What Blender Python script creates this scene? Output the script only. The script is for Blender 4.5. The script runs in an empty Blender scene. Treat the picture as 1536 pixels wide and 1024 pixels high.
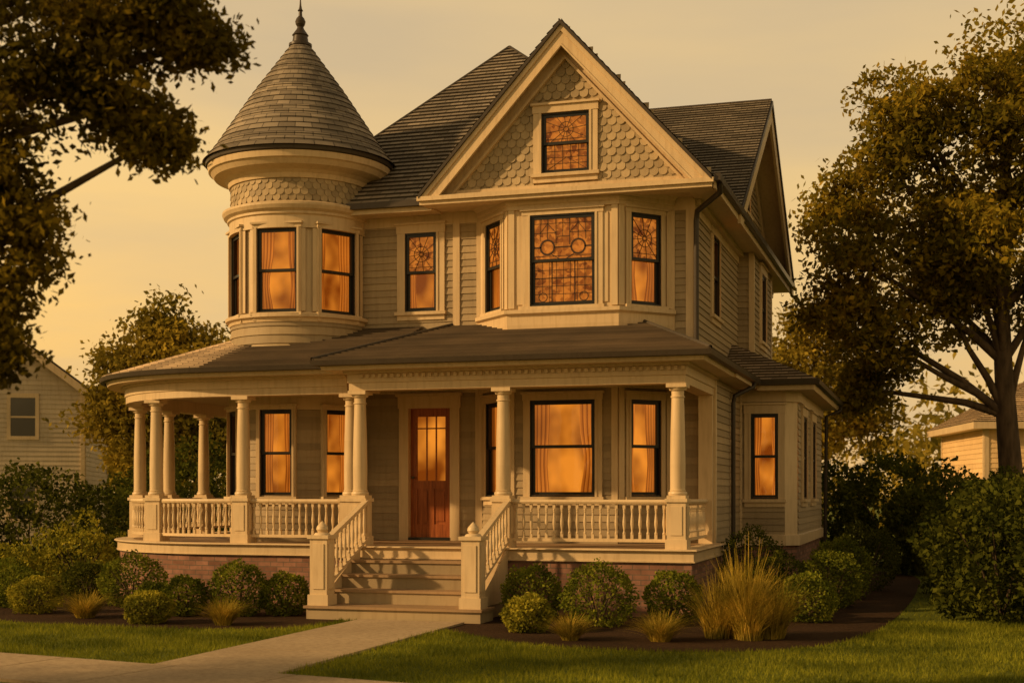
import bpy, math, random, numpy as np
from mathutils import Vector
random.seed(7); np.random.seed(7)
S=bpy.context.scene
D2=math.radians
# ---------------------------------------------------------------- materials
def newmat(name):
    m=bpy.data.materials.new(name); m.use_nodes=True
    nt=m.node_tree; nt.nodes.clear()
    out=nt.nodes.new('ShaderNodeOutputMaterial')
    return m,nt,out
def N(nt,t,**k):
    n=nt.nodes.new(t)
    for a,b in k.items(): setattr(n,a,b)
    return n
def ramp(nt,fac,stops):
    r=N(nt,'ShaderNodeValToRGB'); els=r.color_ramp.elements
    while len(els)<len(stops): els.new(0.5)
    for e,(p,c) in zip(els,stops): e.position=p; e.color=(c[0],c[1],c[2],1)
    if fac is not None: nt.links.new(fac,r.inputs[0])
    return r.outputs[0]
def mixc(nt,fac,a,b,mode='MIX'):
    m=N(nt,'ShaderNodeMix',data_type='RGBA',blend_type=mode)
    for s,v in ((0,fac),(6,a),(7,b)):
        if hasattr(v,'is_output'): nt.links.new(v,m.inputs[s])
        elif s==0: m.inputs[0].default_value=v
        else: m.inputs[s].default_value=(v[0],v[1],v[2],1)
    return m.outputs[2]
def noise(nt,scale,detail=4,vec=None,rough=.55):
    n=N(nt,'ShaderNodeTexNoise'); n.inputs['Scale'].default_value=scale; n.inputs['Detail'].default_value=detail
    n.inputs['Roughness'].default_value=rough
    if vec is not None: nt.links.new(vec,n.inputs['Vector'])
    return n.outputs['Fac']
def objc(nt,scale=(1,1,1)):
    tc=N(nt,'ShaderNodeTexCoord'); mp=N(nt,'ShaderNodeMapping'); mp.inputs['Scale'].default_value=scale
    nt.links.new(tc.outputs['Object'],mp.inputs['Vector']); return mp.outputs[0]
def bump(nt,h,strength=.3,dist=.01):
    b=N(nt,'ShaderNodeBump'); b.inputs['Strength'].default_value=strength; b.inputs['Distance'].default_value=dist
    nt.links.new(h,b.inputs['Height']); return b.outputs[0]
def island(nt):
    return N(nt,'ShaderNodeNewGeometry').outputs['Random Per Island']
def princ(nt,out,col,rough=.6,normal=None,spec=.3):
    p=N(nt,'ShaderNodeBsdfPrincipled'); p.inputs['Roughness'].default_value=rough
    p.inputs['Specular IOR Level'].default_value=spec
    if hasattr(col,'is_output'): nt.links.new(col,p.inputs['Base Color'])
    else: p.inputs['Base Color'].default_value=(*col,1)
    if normal is not None: nt.links.new(normal,p.inputs['Normal'])
    nt.links.new(p.outputs[0],out.inputs[0]); return p
def paint(name,c,rough=.55,var=.14,isl=.12,bs=.15):
    m,nt,out=newmat(name)
    oc=objc(nt)
    n1=noise(nt,1.3,4,oc)
    c1=ramp(nt,n1,[(.3,[x*(1-var) for x in c]),(.7,[x*(1+var) for x in c])])
    n2=noise(nt,5,4,objc(nt,(3,3,.35)))
    c2=mixc(nt,ramp(nt,n2,[(.48,(0,0,0)),(.8,(.5,.5,.5))]),c1,[c[0]*.6,c[1]*.53,c[2]*.45])
    c3=mixc(nt,1.0,c2,ramp(nt,island(nt),[(0,(1-isl,)*3),(1,(1+isl*.4,)*3)]),'MULTIPLY')
    n3=noise(nt,60,2,objc(nt,(1,1,1)))
    princ(nt,out,c3,rough,bump(nt,n3,bs,.004)); return m
M={}
M['siding']=paint('siding_paint',(.365,.280,.160),.62,.1,.22)
M['trim']=paint('trim_paint',(.61,.465,.27),.5,.08,.06)
M['trim2']=paint('column_paint',(.65,.50,.295),.45,.07,.05)
M['scale']=paint('scalloped_shingle_paint',(.42,.325,.185),.65,.1,.32)
M['steps']=paint('step_boards',(.34,.225,.12),.6,.15,.1)
M['ceil']=paint('porch_ceiling_paint',(.40,.30,.17),.6,.08,.05)
M['dark']=paint('sash_paint',(.020,.019,.015),.35,.1,.1)
M['leadc']=paint('lead_came',(.045,.022,.011),.5,.1,.1)
M['gutter']=paint('gutter_metal',(.055,.042,.028),.4,.1,.1)
M['nsiding']=paint('neighbour_siding',(.56,.46,.31),.6,.1,.1)
M['nsiding2']=paint('neighbour_cream_siding',(.78,.54,.26),.6,.1,.1)
def roofmat(name,c,cc=1.3,c1_=.72,ms=.007):
    m,nt,out=newmat(name)
    tc=N(nt,'ShaderNodeTexCoord')
    b=N(nt,'ShaderNodeTexBrick'); b.offset=.5; b.squash=1
    b.inputs['Scale'].default_value=1; b.inputs['Brick Width'].default_value=.26; b.inputs['Row Height'].default_value=.14
    b.inputs['Mortar Size'].default_value=ms; b.inputs['Mortar Smooth'].default_value=.2; b.inputs['Bias'].default_value=0
    b.inputs['Color1'].default_value=(c[0]*c1_,c[1]*c1_,c[2]*c1_,1); b.inputs['Color2'].default_value=(c[0]*cc,c[1]*cc,c[2]*cc,1)
    b.inputs['Mortar'].default_value=(c[0]*.28,c[1]*.28,c[2]*.28,1)
    nt.links.new(tc.outputs['UV'],b.inputs['Vector'])
    oc=objc(nt)
    n1=noise(nt,.9,4,oc)
    c1=mixc(nt,1.0,b.outputs['Color'],ramp(nt,n1,[(.3,(.75,.75,.75)),(.7,(1.2,1.17,1.12))]),'MULTIPLY')
    c2=mixc(nt,1.0,c1,ramp(nt,island(nt),[(0,(.82,.82,.82)),(1,(1.18,1.18,1.18))]),'MULTIPLY')
    h=mixc(nt,.5,b.outputs['Color'],ramp(nt,noise(nt,120,2,oc),[(0,(0,0,0)),(1,(1,1,1))]))
    princ(nt,out,c2,.85,bump(nt,h,.5,.02),.2); return m
M['roof']=roofmat('roof_shingles',(.235,.20,.15))
M['proof']=roofmat('porch_shingles',(.36,.275,.18),1.4,.58,.007)
M['nroof']=roofmat('neighbour_shingles',(.50,.36,.20),1.2,.8,.006)
def brickmat():
    m,nt,out=newmat('foundation_brick')
    tc=N(nt,'ShaderNodeTexCoord')
    b=N(nt,'ShaderNodeTexBrick'); b.inputs['Scale'].default_value=1; b.inputs['Brick Width'].default_value=.22; b.inputs['Row Height'].default_value=.075
    b.inputs['Mortar Size'].default_value=.007
    b.inputs['Color1'].default_value=(.18,.085,.052,1); b.inputs['Color2'].default_value=(.32,.165,.11,1); b.inputs['Mortar'].default_value=(.14,.10,.07,1)
    nt.links.new(tc.outputs['UV'],b.inputs['Vector'])
    c=mixc(nt,1.0,b.outputs['Color'],ramp(nt,noise(nt,6,4,objc(nt)),[(.3,(.7,.7,.7)),(.7,(1.2,1.2,1.2))]),'MULTIPLY')
    princ(nt,out,c,.85,bump(nt,b.outputs['Fac'],-.6,.01)); return m
M['brick']=brickmat()
def emat(name,lo,hi,strength,scale=1.3,gloss=.0,voro=False):
    m,nt,out=newmat(name)
    if voro:
        v=N(nt,'ShaderNodeTexVoronoi'); v.inputs['Scale'].default_value=16
        nt.links.new(objc(nt),v.inputs['Vector'])
        sp=N(nt,'ShaderNodeSeparateColor'); nt.links.new(v.outputs['Color'],sp.inputs[0])
        f=mixc(nt,.66,sp.outputs[0],noise(nt,4,3,objc(nt)))
        bw=N(nt,'ShaderNodeRGBToBW'); nt.links.new(f,bw.inputs[0]); fac=bw.outputs[0]
        col=ramp(nt,fac,[(.3,lo),(.5,[(a+b)/2 for a,b in zip(lo,hi)]),(.68,hi)])
    else:
        fac=noise(nt,scale,2,objc(nt,(1,1,.8)))
        col=ramp(nt,fac,[(.34,lo),(.66,hi)])
    e=N(nt,'ShaderNodeEmission'); e.inputs[1].default_value=strength; nt.links.new(col,e.inputs[0])
    d=N(nt,'ShaderNodeBsdfDiffuse'); d.inputs[0].default_value=(.08,.025,.005,1)
    a=N(nt,'ShaderNodeAddShader'); nt.links.new(e.outputs[0],a.inputs[0]); nt.links.new(d.outputs[0],a.inputs[1])
    last=a.outputs[0]
    if gloss:
        g=N(nt,'ShaderNodeBsdfGlossy'); g.inputs['Roughness'].default_value=.15
        mx=N(nt,'ShaderNodeMixShader'); mx.inputs[0].default_value=gloss
        nt.links.new(last,mx.inputs[1]); nt.links.new(g.outputs[0],mx.inputs[2]); last=mx.outputs[0]
    nt.links.new(last,out.inputs[0]); m.cycles.emission_sampling='NONE'; return m
M['room']=emat('painted_lamplight_panel',(.22,.045,.003),(1.0,.32,.028),.86,1.7)  # lamplight put into the wall colour as blotchy emission; no lamp inside
M['stain']=emat('stained_glass',(.18,.033,.003),(.90,.26,.026),.60,voro=True,gloss=.03)  # backlight put into the pane colour as emission, mottled by cell
def curtmat():
    m,nt,out=newmat('curtain_painted_glow')
    d=N(nt,'ShaderNodeBsdfDiffuse'); d.inputs[0].default_value=(.07,.022,.004,1)
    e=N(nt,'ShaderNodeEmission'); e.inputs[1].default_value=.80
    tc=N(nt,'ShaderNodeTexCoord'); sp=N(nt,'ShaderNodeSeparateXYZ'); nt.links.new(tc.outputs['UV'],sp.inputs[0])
    c=ramp(nt,sp.outputs[0],[(.0,(.24,.048,.003)),(.5,(.52,.132,.011)),(1,(.95,.28,.028))])  # pleat light and shade painted into the curtain's glow by fold depth
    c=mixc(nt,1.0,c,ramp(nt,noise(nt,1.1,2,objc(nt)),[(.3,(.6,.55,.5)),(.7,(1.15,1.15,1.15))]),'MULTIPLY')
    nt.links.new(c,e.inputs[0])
    a=N(nt,'ShaderNodeAddShader'); nt.links.new(d.outputs[0],a.inputs[0]); nt.links.new(e.outputs[0],a.inputs[1])
    nt.links.new(a.outputs[0],out.inputs[0]); m.cycles.emission_sampling='NONE'; return m
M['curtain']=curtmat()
def glassmat():
    m,nt,out=newmat('window_glass')
    t=N(nt,'ShaderNodeBsdfTransparent'); t.inputs[0].default_value=(.96,.93,.86,1)
    g=N(nt,'ShaderNodeBsdfGlossy'); g.inputs['Roughness'].default_value=.03
    nt.links.new(bump(nt,noise(nt,3,2,objc(nt)),.15,.02),g.inputs['Normal'])
    mx=N(nt,'ShaderNodeMixShader'); mx.inputs[0].default_value=.04
    nt.links.new(t.outputs[0],mx.inputs[1]); nt.links.new(g.outputs[0],mx.inputs[2]); nt.links.new(mx.outputs[0],out.inputs[0]); return m
M['glass']=glassmat()
def woodmat():
    m,nt,out=newmat('door_wood')
    n=noise(nt,7,5,objc(nt,(4,4,.35)))
    princ(nt,out,ramp(nt,n,[(.3,(.19,.048,.012)),(.7,(.40,.12,.03))]),.4,bump(nt,n,.2,.004)); return m
M['wood']=woodmat()
def groundmat(name,c1,c2,c3,sc=1,bs=.5,bd=.03,rough=.9):
    m,nt,out=newmat(name); oc=objc(nt)
    a=ramp(nt,noise(nt,.35*sc,4,oc),[(.35,c1),(.65,c2)])
    b=mixc(nt,ramp(nt,noise(nt,14*sc,5,oc,.7),[(.4,(0,0,0)),(.7,(.8,.8,.8))]),a,c3)
    princ(nt,out,b,rough,bump(nt,noise(nt,45*sc,4,oc,.7),bs,bd),.1); return m
M['lawn']=groundmat('lawn',(.10,.125,.014),(.16,.18,.022),(.055,.066,.009))
M['mulch']=groundmat('mulch',(.060,.034,.016),(.095,.054,.026),(.022,.013,.008),1.5,1,.04)
M['concrete']=groundmat('concrete',(.37,.28,.17),(.48,.37,.23),(.25,.185,.11),1.2,.35,.01)
def leafmat(name,c1,c2,tr=.35,cl=.8):
    m,nt,out=newmat(name)
    col=ramp(nt,island(nt),[(0,c1),(.7,[(a+b)/2 for a,b in zip(c1,c2)]),(1,c2)])
    col=mixc(nt,1.0,col,ramp(nt,noise(nt,cl,1,objc(nt)),[(.35,(.55,.57,.6)),(.65,(1.35,1.25,1.1))]),'MULTIPLY')
    d=N(nt,'ShaderNodeBsdfDiffuse'); t=N(nt,'ShaderNodeBsdfTranslucent')
    nt.links.new(col,d.inputs[0]); nt.links.new(col,t.inputs[0])
    mx=N(nt,'ShaderNodeMixShader'); mx.inputs[0].default_value=tr
    nt.links.new(d.outputs[0],mx.inputs[1]); nt.links.new(t.outputs[0],mx.inputs[2]); nt.links.new(mx.outputs[0],out.inputs[0]); return m
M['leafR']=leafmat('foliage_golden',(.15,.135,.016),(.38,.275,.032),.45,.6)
M['leafL']=leafmat('foliage_olive',(.11,.092,.012),(.26,.19,.024),.45,1.2)  # darker brown-olive leaf colour for the oaks
M['leafD']=leafmat('foliage_distant',(.20,.165,.024),(.38,.29,.044),.4,.3)  # paler leaves, with the warm distance haze put into their colour
M['bushD']=leafmat('shrub_dark',(.050,.064,.010),(.12,.13,.020),.3,2.5)
M['bushM']=leafmat('shrub_green',(.105,.14,.016),(.24,.25,.032),.3,3)
M['bushY']=leafmat('shrub_golden',(.20,.21,.024),(.40,.36,.046),.35,3)
M['blade']=leafmat('grass_blades',(.135,.165,.016),(.31,.32,.038),.4,.9)
M['straw']=leafmat('ornamental_grass_blades',(.25,.21,.026),(.60,.44,.08),.4,3)
def barkmat():
    m,nt,out=newmat('bark'); n=noise(nt,9,5,objc(nt,(1,1,.25)))
    princ(nt,out,ramp(nt,n,[(.3,(.04,.026,.014)),(.7,(.12,.08,.045))]),.9,bump(nt,n,.8,.03)); return m
M['bark']=barkmat()
# ---------------------------------------------------------------- builder
class MB:
    def __init__(s): s.v=[];s.f=[];s.uv=[];s.sm=[]
    def face(s,pts,uvs=None,sm=False):
        i=len(s.v); s.v+=[tuple(p) for p in pts]; s.f.append(tuple(range(i,i+len(pts)))); s.sm.append(sm)
        s.uv.append(uvs if uvs else [(0,0)]*len(pts))
    def shared(s,vs,fs,sm=True,uvs=None):
        i=len(s.v); s.v+=[tuple(p) for p in vs]
        for k,f in enumerate(fs):
            s.f.append(tuple(i+j for j in f)); s.sm.append(sm); s.uv.append(uvs[k] if uvs else [(0,0)]*len(f))
    def hexa(s,p):
        s.shared(p,[(3,2,1,0),(4,5,6,7),(0,1,5,4),(1,2,6,5),(2,3,7,6),(3,0,4,7)],False,None)
    def box(s,x0,x1,y0,y1,z0,z1):
        s.hexa([(x0,y0,z0),(x1,y0,z0),(x1,y1,z0),(x0,y1,z0),(x0,y0,z1),(x1,y0,z1),(x1,y1,z1),(x0,y1,z1)])
    def prism(s,poly,ext):
        n=len(poly); P=[Vector(p) for p in poly]; e=Vector(ext); vs=P+[p+e for p in P]
        fs=[tuple(range(n)),tuple(range(2*n-1,n-1,-1))]+[(i,(i+1)%n,n+(i+1)%n,n+i) for i in range(n)]
        s.shared(vs,fs,False)
    def obj(s,name,mat,parent=None):
        me=bpy.data.meshes.new(name); me.from_pydata(s.v,[],s.f)
        uvl=me.uv_layers.new(name='UVMap')
        flat=[c for f in s.uv for p in f for c in p]
        uvl.data.foreach_set('uv',flat)
        me.polygons.foreach_set('use_smooth',s.sm)
        me.materials.append(mat); me.update()
        o=bpy.data.objects.new(name,me); S.collection.objects.link(o)
        if parent: o.parent=parent
        return o
def empty(name):
    e=bpy.data.objects.new(name,None); S.collection.objects.link(e); return e
class FR:
    def __init__(s,p,q=None,z=0):
        p=Vector((p[0],p[1],z)); q=Vector((q[0],q[1],z)); s.o=p; s.L=(q-p).length
        s.U=(q-p).normalized(); s.N=Vector((s.U.y,-s.U.x,0))
    def pt(s,u,n,z): return s.o+s.U*u+s.N*n+Vector((0,0,z))
def fbox(mb,fr,u0,u1,n0,n1,z0,z1):
    mb.hexa([fr.pt(u0,n0,z0),fr.pt(u1,n0,z0),fr.pt(u1,n1,z0),fr.pt(u0,n1,z0),fr.pt(u0,n0,z1),fr.pt(u1,n0,z1),fr.pt(u1,n1,z1),fr.pt(u0,n1,z1)])
def clip(poly,a,b,c):
    out=[]
    for i in range(len(poly)):
        p=poly[i]; q=poly[(i+1)%len(poly)]
        dp=a*p[0]+b*p[1]-c; dq=a*q[0]+b*q[1]-c
        if dp<=1e-9: out.append(p)
        if (dp<-1e-9 and dq>1e-9) or (dp>1e-9 and dq<-1e-9):
            t=dp/(dp-dq); out.append((p[0]+(q[0]-p[0])*t,p[1]+(q[1]-p[1])*t))
    if len(out)<3: return []
    A=abs(sum(out[i][0]*out[(i+1)%len(out)][1]-out[(i+1)%len(out)][0]*out[i][1] for i in range(len(out))))/2
    return out if A>1e-6 else []
def courses(mb,o,U,V,Nn,poly,h,lift,openings=(),v0=None):
    vs=[p[1] for p in poly]; vmin=min(vs) if v0 is None else v0; vmax=max(vs)
    k=0; uo=random.random()*.3
    while vmin+k*h<vmax-1e-6:
        a=vmin+k*h; b=a+h; k+=1
        row=clip(clip(poly,0,1,b),0,-1,-a)
        if not row: continue
        pcs=[row]
        for (u0,u1,z0,z1) in openings:
            if z1<=a or z0>=b: continue
            npz=[]
            for p in pcs:
                for c in (clip(p,1,0,u0),clip(p,-1,0,-u1)):
                    if c: npz.append(c)
                mid=clip(clip(p,-1,0,-u0),1,0,u1)
                if mid:
                    for c in (clip(mid,0,1,z0),clip(mid,0,-1,-z1)):
                        if c: npz.append(c)
            pcs=npz
        for p in pcs:
            pts=[o+U*u+V*v+Nn*(lift*(1-(v-a)/h)) for u,v in p]
            vs_=pts[:]; fs=[tuple(range(len(p)))]; uvs=[[(u+uo,v-vmin) for u,v in p]]
            for i in range(len(p)):
                j=(i+1)%len(p)
                if lift and abs(p[i][1]-a)<1e-6 and abs(p[j][1]-a)<1e-6:
                    n=len(vs_); vs_+= [o+U*p[i][0]+V*p[i][1]-Nn*.004,o+U*p[j][0]+V*p[j][1]-Nn*.004]
                    fs.append((i,j,n+1,n)); uvs.append([(p[i][0],.001)]*4)
            mb.shared(vs_,fs,False,uvs)
Z=Vector((0,0,1))
def wall(mb,fr,poly,ops=(),h=.115,lift=.019): courses(mb,fr.o,fr.U,Z,fr.N,poly,h,lift,ops)
def rect(u0,u1,z0,z1): return [(u0,z0),(u1,z0),(u1,z1),(u0,z1)]
def roofpoly(mb,pts,h=.14,lift=.030):
    P=[Vector(p) for p in pts]; U=(P[1]-P[0]).normalized(); n=(P[1]-P[0]).cross(P[2]-P[0]).normalized()
    if n.z<0: n=-n
    V=n.cross(U)
    if V.z<0: V=-V
    courses(mb,P[0],U,V,n,[((p-P[0]).dot(U),(p-P[0]).dot(V)) for p in P],h,lift)
def lathe(mb,c,prof,a0=0,a1=360,n=64,sm=True,R=None):
    cl=0
    A=[D2(a0+(a1-a0)*i/n) for i in range(n+1)]
    for (r0,z0),(r1,z1) in zip(prof[:-1],prof[1:]):
        L=math.hypot(r1-r0,z1-z0); vs=[];uv=[]
        for a in A:
            vs.append((c[0]+r0*math.cos(a),c[1]+r0*math.sin(a),z0)); vs.append((c[0]+r1*math.cos(a),c[1]+r1*math.sin(a),z1))
        rr=R or max(r0,r1,.01)
        fs=[(2*i,2*i+2,2*i+3,2*i+1) for i in range(n)]
        uv=[[(A[i]*rr,cl),(A[i+1]*rr,cl),(A[i+1]*rr,cl+L),(A[i]*rr,cl+L)] for i in range(n)]
        mb.shared(vs,fs,sm,uv); cl+=L
def rowprof(r,z0,z1,h,lift):
    p=[];z=z0
    while z<z1-1e-6:
        zt=min(z+h,z1); p+=[(r,z),(r+lift,z),(r,zt)]; z=zt
    return p
def sweep(mb,path,prof,closed=True,sm=False):
    n=len(path); P=[Vector((p[0],p[1],0)) for p in path]; nor=[]
    for i in range(n):
        ds=[]
        if i>0: ds.append((P[i]-P[i-1]).normalized())
        if i<n-1: ds.append((P[i+1]-P[i]).normalized())
        ns=[Vector((d.y,-d.x,0)) for d in ds]
        if len(ns)==1: nor.append(ns[0])
        else:
            m=(ns[0]+ns[1]).normalized(); nor.append(m/max(.3,m.dot(ns[0])))
    pr=prof+[prof[0]] if closed else prof
    lens=[0]
    for i in range(1,n): lens.append(lens[-1]+(P[i]-P[i-1]).length)
    for (o0,z0),(o1,z1) in zip(pr[:-1],pr[1:]):
        vs=[]
        for i in range(n):
            a=P[i]+nor[i]*o0; b=P[i]+nor[i]*o1; vs+=[(a.x,a.y,z0),(b.x,b.y,z1)]
        fs=[(2*i,2*i+2,2*i+3,2*i+1) for i in range(n-1)]
        uv=[[(lens[i],z0),(lens[i+1],z0),(lens[i+1],z1),(lens[i],z1)] for i in range(n-1)]
        mb.shared(vs,fs,sm,uv)
    if closed:
        for i in (0,n-1): mb.face([(P[i]+nor[i]*o)+Z*z for o,z in prof])
def tube(mb,pts,rad,n=8):
    P=[Vector(p) for p in pts]; vs=[];fs=[]
    for i,p in enumerate(P):
        d=(P[min(i+1,len(P)-1)]-P[max(i-1,0)]).normalized()
        x=d.cross(Vector((0.31,.9,.2))).normalized(); y=d.cross(x)
        r=rad[i] if isinstance(rad,(list,tuple)) else rad
        for k in range(n):
            a=2*math.pi*k/n; vs.append(p+x*(r*math.cos(a))+y*(r*math.sin(a)))
    for i in range(len(P)-1):
        for k in range(n): fs.append((i*n+k,i*n+(k+1)%n,(i+1)*n+(k+1)%n,(i+1)*n+k))
    mb.shared(vs,fs,True)
# ---------------------------------------------------------------- house
H=empty('victorian_house')
B={k:MB() for k in ('siding','trim','trim2','scale','steps','ceil','dark','gutter','room','stain','curtain','glass','wood','brick','roof','proof','lead')}
def bar(fr,p,q,w,n0=.005,n1=.014,mb=None):
    if mb is None: w=w*.72
    mb=mb or B['lead']; d=Vector((q[0]-p[0],q[1]-p[1])); L=d.length
    if L<1e-5: return
    d/=L; t=Vector((-d.y,d.x))*w/2
    c=[(p[0]-t.x,p[1]-t.y),(q[0]-t.x,q[1]-t.y),(q[0]+t.x,q[1]+t.y),(p[0]+t.x,p[1]+t.y)]
    mb.hexa([fr.pt(u,n0,z) for u,z in c]+[fr.pt(u,n1,z) for u,z in c])
def ring(fr,c,r,w=.012,n=18,sy=1):
    for i in range(n):
        a=2*math.pi*i/n;b=2*math.pi*(i+1)/n
        bar(fr,(c[0]+r*math.cos(a),c[1]+sy*r*math.sin(a)),(c[0]+r*math.cos(b),c[1]+sy*r*math.sin(b)),w)
def leads(fr,u0,u1,z0,z1,kind):
    cu=(u0+u1)/2;cz=(z0+z1)/2;w=u1-u0;h=z1-z0
    if kind=='burst':
        for k in range(12):
            a=math.pi*k/6+.13; L=min(abs(w/2/math.cos(a)) if abs(math.cos(a))>1e-3 else 9,abs(h/2/math.sin(a)) if abs(math.sin(a))>1e-3 else 9)
            bar(fr,(cu+.05*w*math.cos(a),cz+.05*w*math.sin(a)),(cu+L*math.cos(a),cz+L*math.sin(a)),.011)
        ring(fr,(cu,cz),min(w,h)*.3); ring(fr,(cu,cz),min(w,h)*.1)
        bar(fr,(u0,z0+.12*h),(u1,z0+.12*h),.012)
    elif kind=='grid':
        for k in range(1,5): bar(fr,(u0+w*k/5,z0),(u0+w*k/5,z1),.011)
        for k in range(1,4): bar(fr,(u0,z0+h*k/4),(u1,z0+h*k/4),.011)
        bar(fr,(u0,z0),(cu,cz),.01);bar(fr,(u1,z0),(cu,cz),.01)
    elif kind=='fancy':
        for s in (-1,1):
            ring(fr,(cu+s*w*.27,cz-.13),.115,.042,20)
            bar(fr,(cu+s*w*.27,cz+.0),(cu+s*w*.27,z1),.014)
            bar(fr,(cu+s*w*.12,cz-.1),(cu+s*w*.12,z1),.016)
            bar(fr,(cu+s*w*.38,cz-.13),(cu+s*w*.5,cz-.13),.034)
            bar(fr,(cu+s*w*.12,cz+.10),(cu+s*w*.5,cz+.10),.014)
            bar(fr,(cu+s*w*.40,cz-.02),(cu+s*w*.40,z1),.012)
            bar(fr,(cu+s*w*.12,cz+.10),(cu+s*w*.27,z1-.07),.012);bar(fr,(cu+s*w*.40,cz+.10),(cu+s*w*.27,z1-.07),.012)
            bar(fr,(cu+s*w*.2,cz-.24),(cu+s*w*.06,z0),.02)
        bar(fr,(cu-w*.15,cz-.13),(cu+w*.15,cz-.13),.03); bar(fr,(cu-w*.12,cz+.04),(cu+w*.12,cz+.04),.014)
        bar(fr,(cu,cz+.04),(cu,z1),.012)
        bar(fr,(u0,z1-.07),(u1,z1-.07),.012); bar(fr,(u0,z0+.05),(u1,z0+.05),.012)
        for k in range(1,8): bar(fr,(u0+w*k/8,z1-.07),(u0+w*k/8,z1),.009)
    elif kind=='fancy2':
        for k in range(1,8): bar(fr,(u0+w*k/8,z0+(.15 if k%2 else 0)),(u0+w*k/8,z1),.010)
        for k in range(1,5): bar(fr,(u0,z0+h*k/5),(u1,z0+h*k/5),.012 if k!=3 else .024)
        for s in (-1,1): ring(fr,(cu+s*w*.36,z0+.08),.07,.018)
        bar(fr,(cu-w*.2,z0),(cu-w*.2,z1),.024);bar(fr,(cu+w*.2,z0),(cu+w*.2,z1),.024)
def window(fr,u,z,w,h,cw=.12,top='clear',bot='clear',head=.15,depth=.38,split=.5,cur=.3,sh=.0,casing=True,drape=True):
    T=B['trim'];u0=u-w/2;u1=u+w/2;z1=z+h
    if casing:
        fbox(T,fr,u0-cw,u0+.004,-.02,.04+sh,z-.0,z1); fbox(T,fr,u1-.004,u1+cw,-.02,.04+sh,z-.0,z1)
        fbox(T,fr,u0-cw-.012,u1+cw+.012,-.02,.05+sh,z1,z1+head); fbox(T,fr,u0-cw-.035,u1+cw+.035,-.02,.085+sh,z1+head,z1+head+.035)
        fbox(T,fr,u0-cw-.03,u1+cw+.03,-.02,.09+sh,z-.055,z-.001); fbox(T,fr,u0-cw,u1+cw,-.02,.042+sh,z-.14,z-.056)
        fbox(T,fr,u0-.03,u0+.006,.035+sh,.055+sh,z,z1);fbox(T,fr,u1-.006,u1+.03,.035+sh,.055+sh,z,z1)
    for a,b,c,d in ((u0-.01,u0+.001,z,z1),(u1-.001,u1+.01,z,z1)): fbox(T,fr,a,b,-.16,-.02,c,d)
    fbox(T,fr,u0,u1,-.16,.03,z-.01,z+.002); fbox(T,fr,u0,u1,-.16,-.02,z1-.002,z1+.01)
    Dk=B['dark']; s=.045; zm=z+h*split
    fbox(Dk,fr,u0,u0+.025,-.07,.03,z,z1);fbox(Dk,fr,u1-.025,u1,-.07,.03,z,z1);fbox(Dk,fr,u0+.025,u1-.025,-.07,.03,z1-.025,z1-.002);fbox(Dk,fr,u0+.025,u1-.025,-.07,.035,z+.003,z+.03)
    a=u0+.026;b=u1-.026
    for (q0,q1,n0,n1) in ((zm-.02,z1-.026,-.03,.012),(z+.031,zm+.02,-.062,-.032)):
        fbox(Dk,fr,a,a+s,n0,n1,q0,q1);fbox(Dk,fr,b-s,b,n0,n1,q0,q1);fbox(Dk,fr,a+s,b-s,n0,n1,q1-s,q1);fbox(Dk,fr,a+s,b-s,n0,n1,q0,q0+s)
    for kind,q0,q1,n in ((top,zm+.02,z1-.07,-.01),(bot,z+.07,zm-.02,-.048)):
        if kind=='clear': B['glass'].face([fr.pt(a+s,n,q0),fr.pt(b-s,n,q0),fr.pt(b-s,n,q1),fr.pt(a+s,n,q1)])
        else:
            B['stain'].face([fr.pt(a+s,n,q0),fr.pt(b-s,n,q0),fr.pt(b-s,n,q1),fr.pt(a+s,n,q1)])
            f2=FR((0,0),(1,0)); f2.o=fr.o+fr.N*n; f2.U=fr.U; f2.N=fr.N
            leads(f2,a+s,b-s,q0,q1,kind)
    R=B['room']; q=depth
    R.face([fr.pt(u0,-q,z),fr.pt(u1,-q,z),fr.pt(u1,-q,z1),fr.pt(u0,-q,z1)])
    R.face([fr.pt(u0,-q,z),fr.pt(u0,-.15,z),fr.pt(u0,-.15,z1),fr.pt(u0,-q,z1)])
    R.face([fr.pt(u1,-q,z),fr.pt(u1,-.15,z),fr.pt(u1,-.15,z1),fr.pt(u1,-q,z1)])
    R.face([fr.pt(u0,-q,z),fr.pt(u1,-q,z),fr.pt(u1,-.15,z),fr.pt(u0,-.15,z)])
    R.face([fr.pt(u0,-q,z1),fr.pt(u1,-q,z1),fr.pt(u1,-.15,z1),fr.pt(u0,-.15,z1)])
    if drape and (top=='clear' or bot=='clear'):
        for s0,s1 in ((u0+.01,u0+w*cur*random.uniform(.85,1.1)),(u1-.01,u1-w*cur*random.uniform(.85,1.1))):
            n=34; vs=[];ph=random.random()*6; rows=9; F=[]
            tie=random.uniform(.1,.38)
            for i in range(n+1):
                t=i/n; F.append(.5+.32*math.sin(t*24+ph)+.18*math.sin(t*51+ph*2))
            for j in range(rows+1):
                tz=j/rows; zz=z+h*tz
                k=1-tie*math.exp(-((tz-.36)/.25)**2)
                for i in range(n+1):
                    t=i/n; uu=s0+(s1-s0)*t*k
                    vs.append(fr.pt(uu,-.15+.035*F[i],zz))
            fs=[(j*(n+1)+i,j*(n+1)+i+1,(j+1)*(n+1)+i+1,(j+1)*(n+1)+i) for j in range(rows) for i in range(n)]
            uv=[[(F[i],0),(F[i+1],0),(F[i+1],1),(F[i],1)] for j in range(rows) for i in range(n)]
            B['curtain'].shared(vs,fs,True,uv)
    return (u0,u1,z,z1)
FZ=.96
fw=FR((0,22),(1,22))
door=(-8.56,-7.81,FZ+.05,3.2)
wall(B['siding'],fw,rect(-10.3,-7.2,FZ,3.75),[door])
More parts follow.
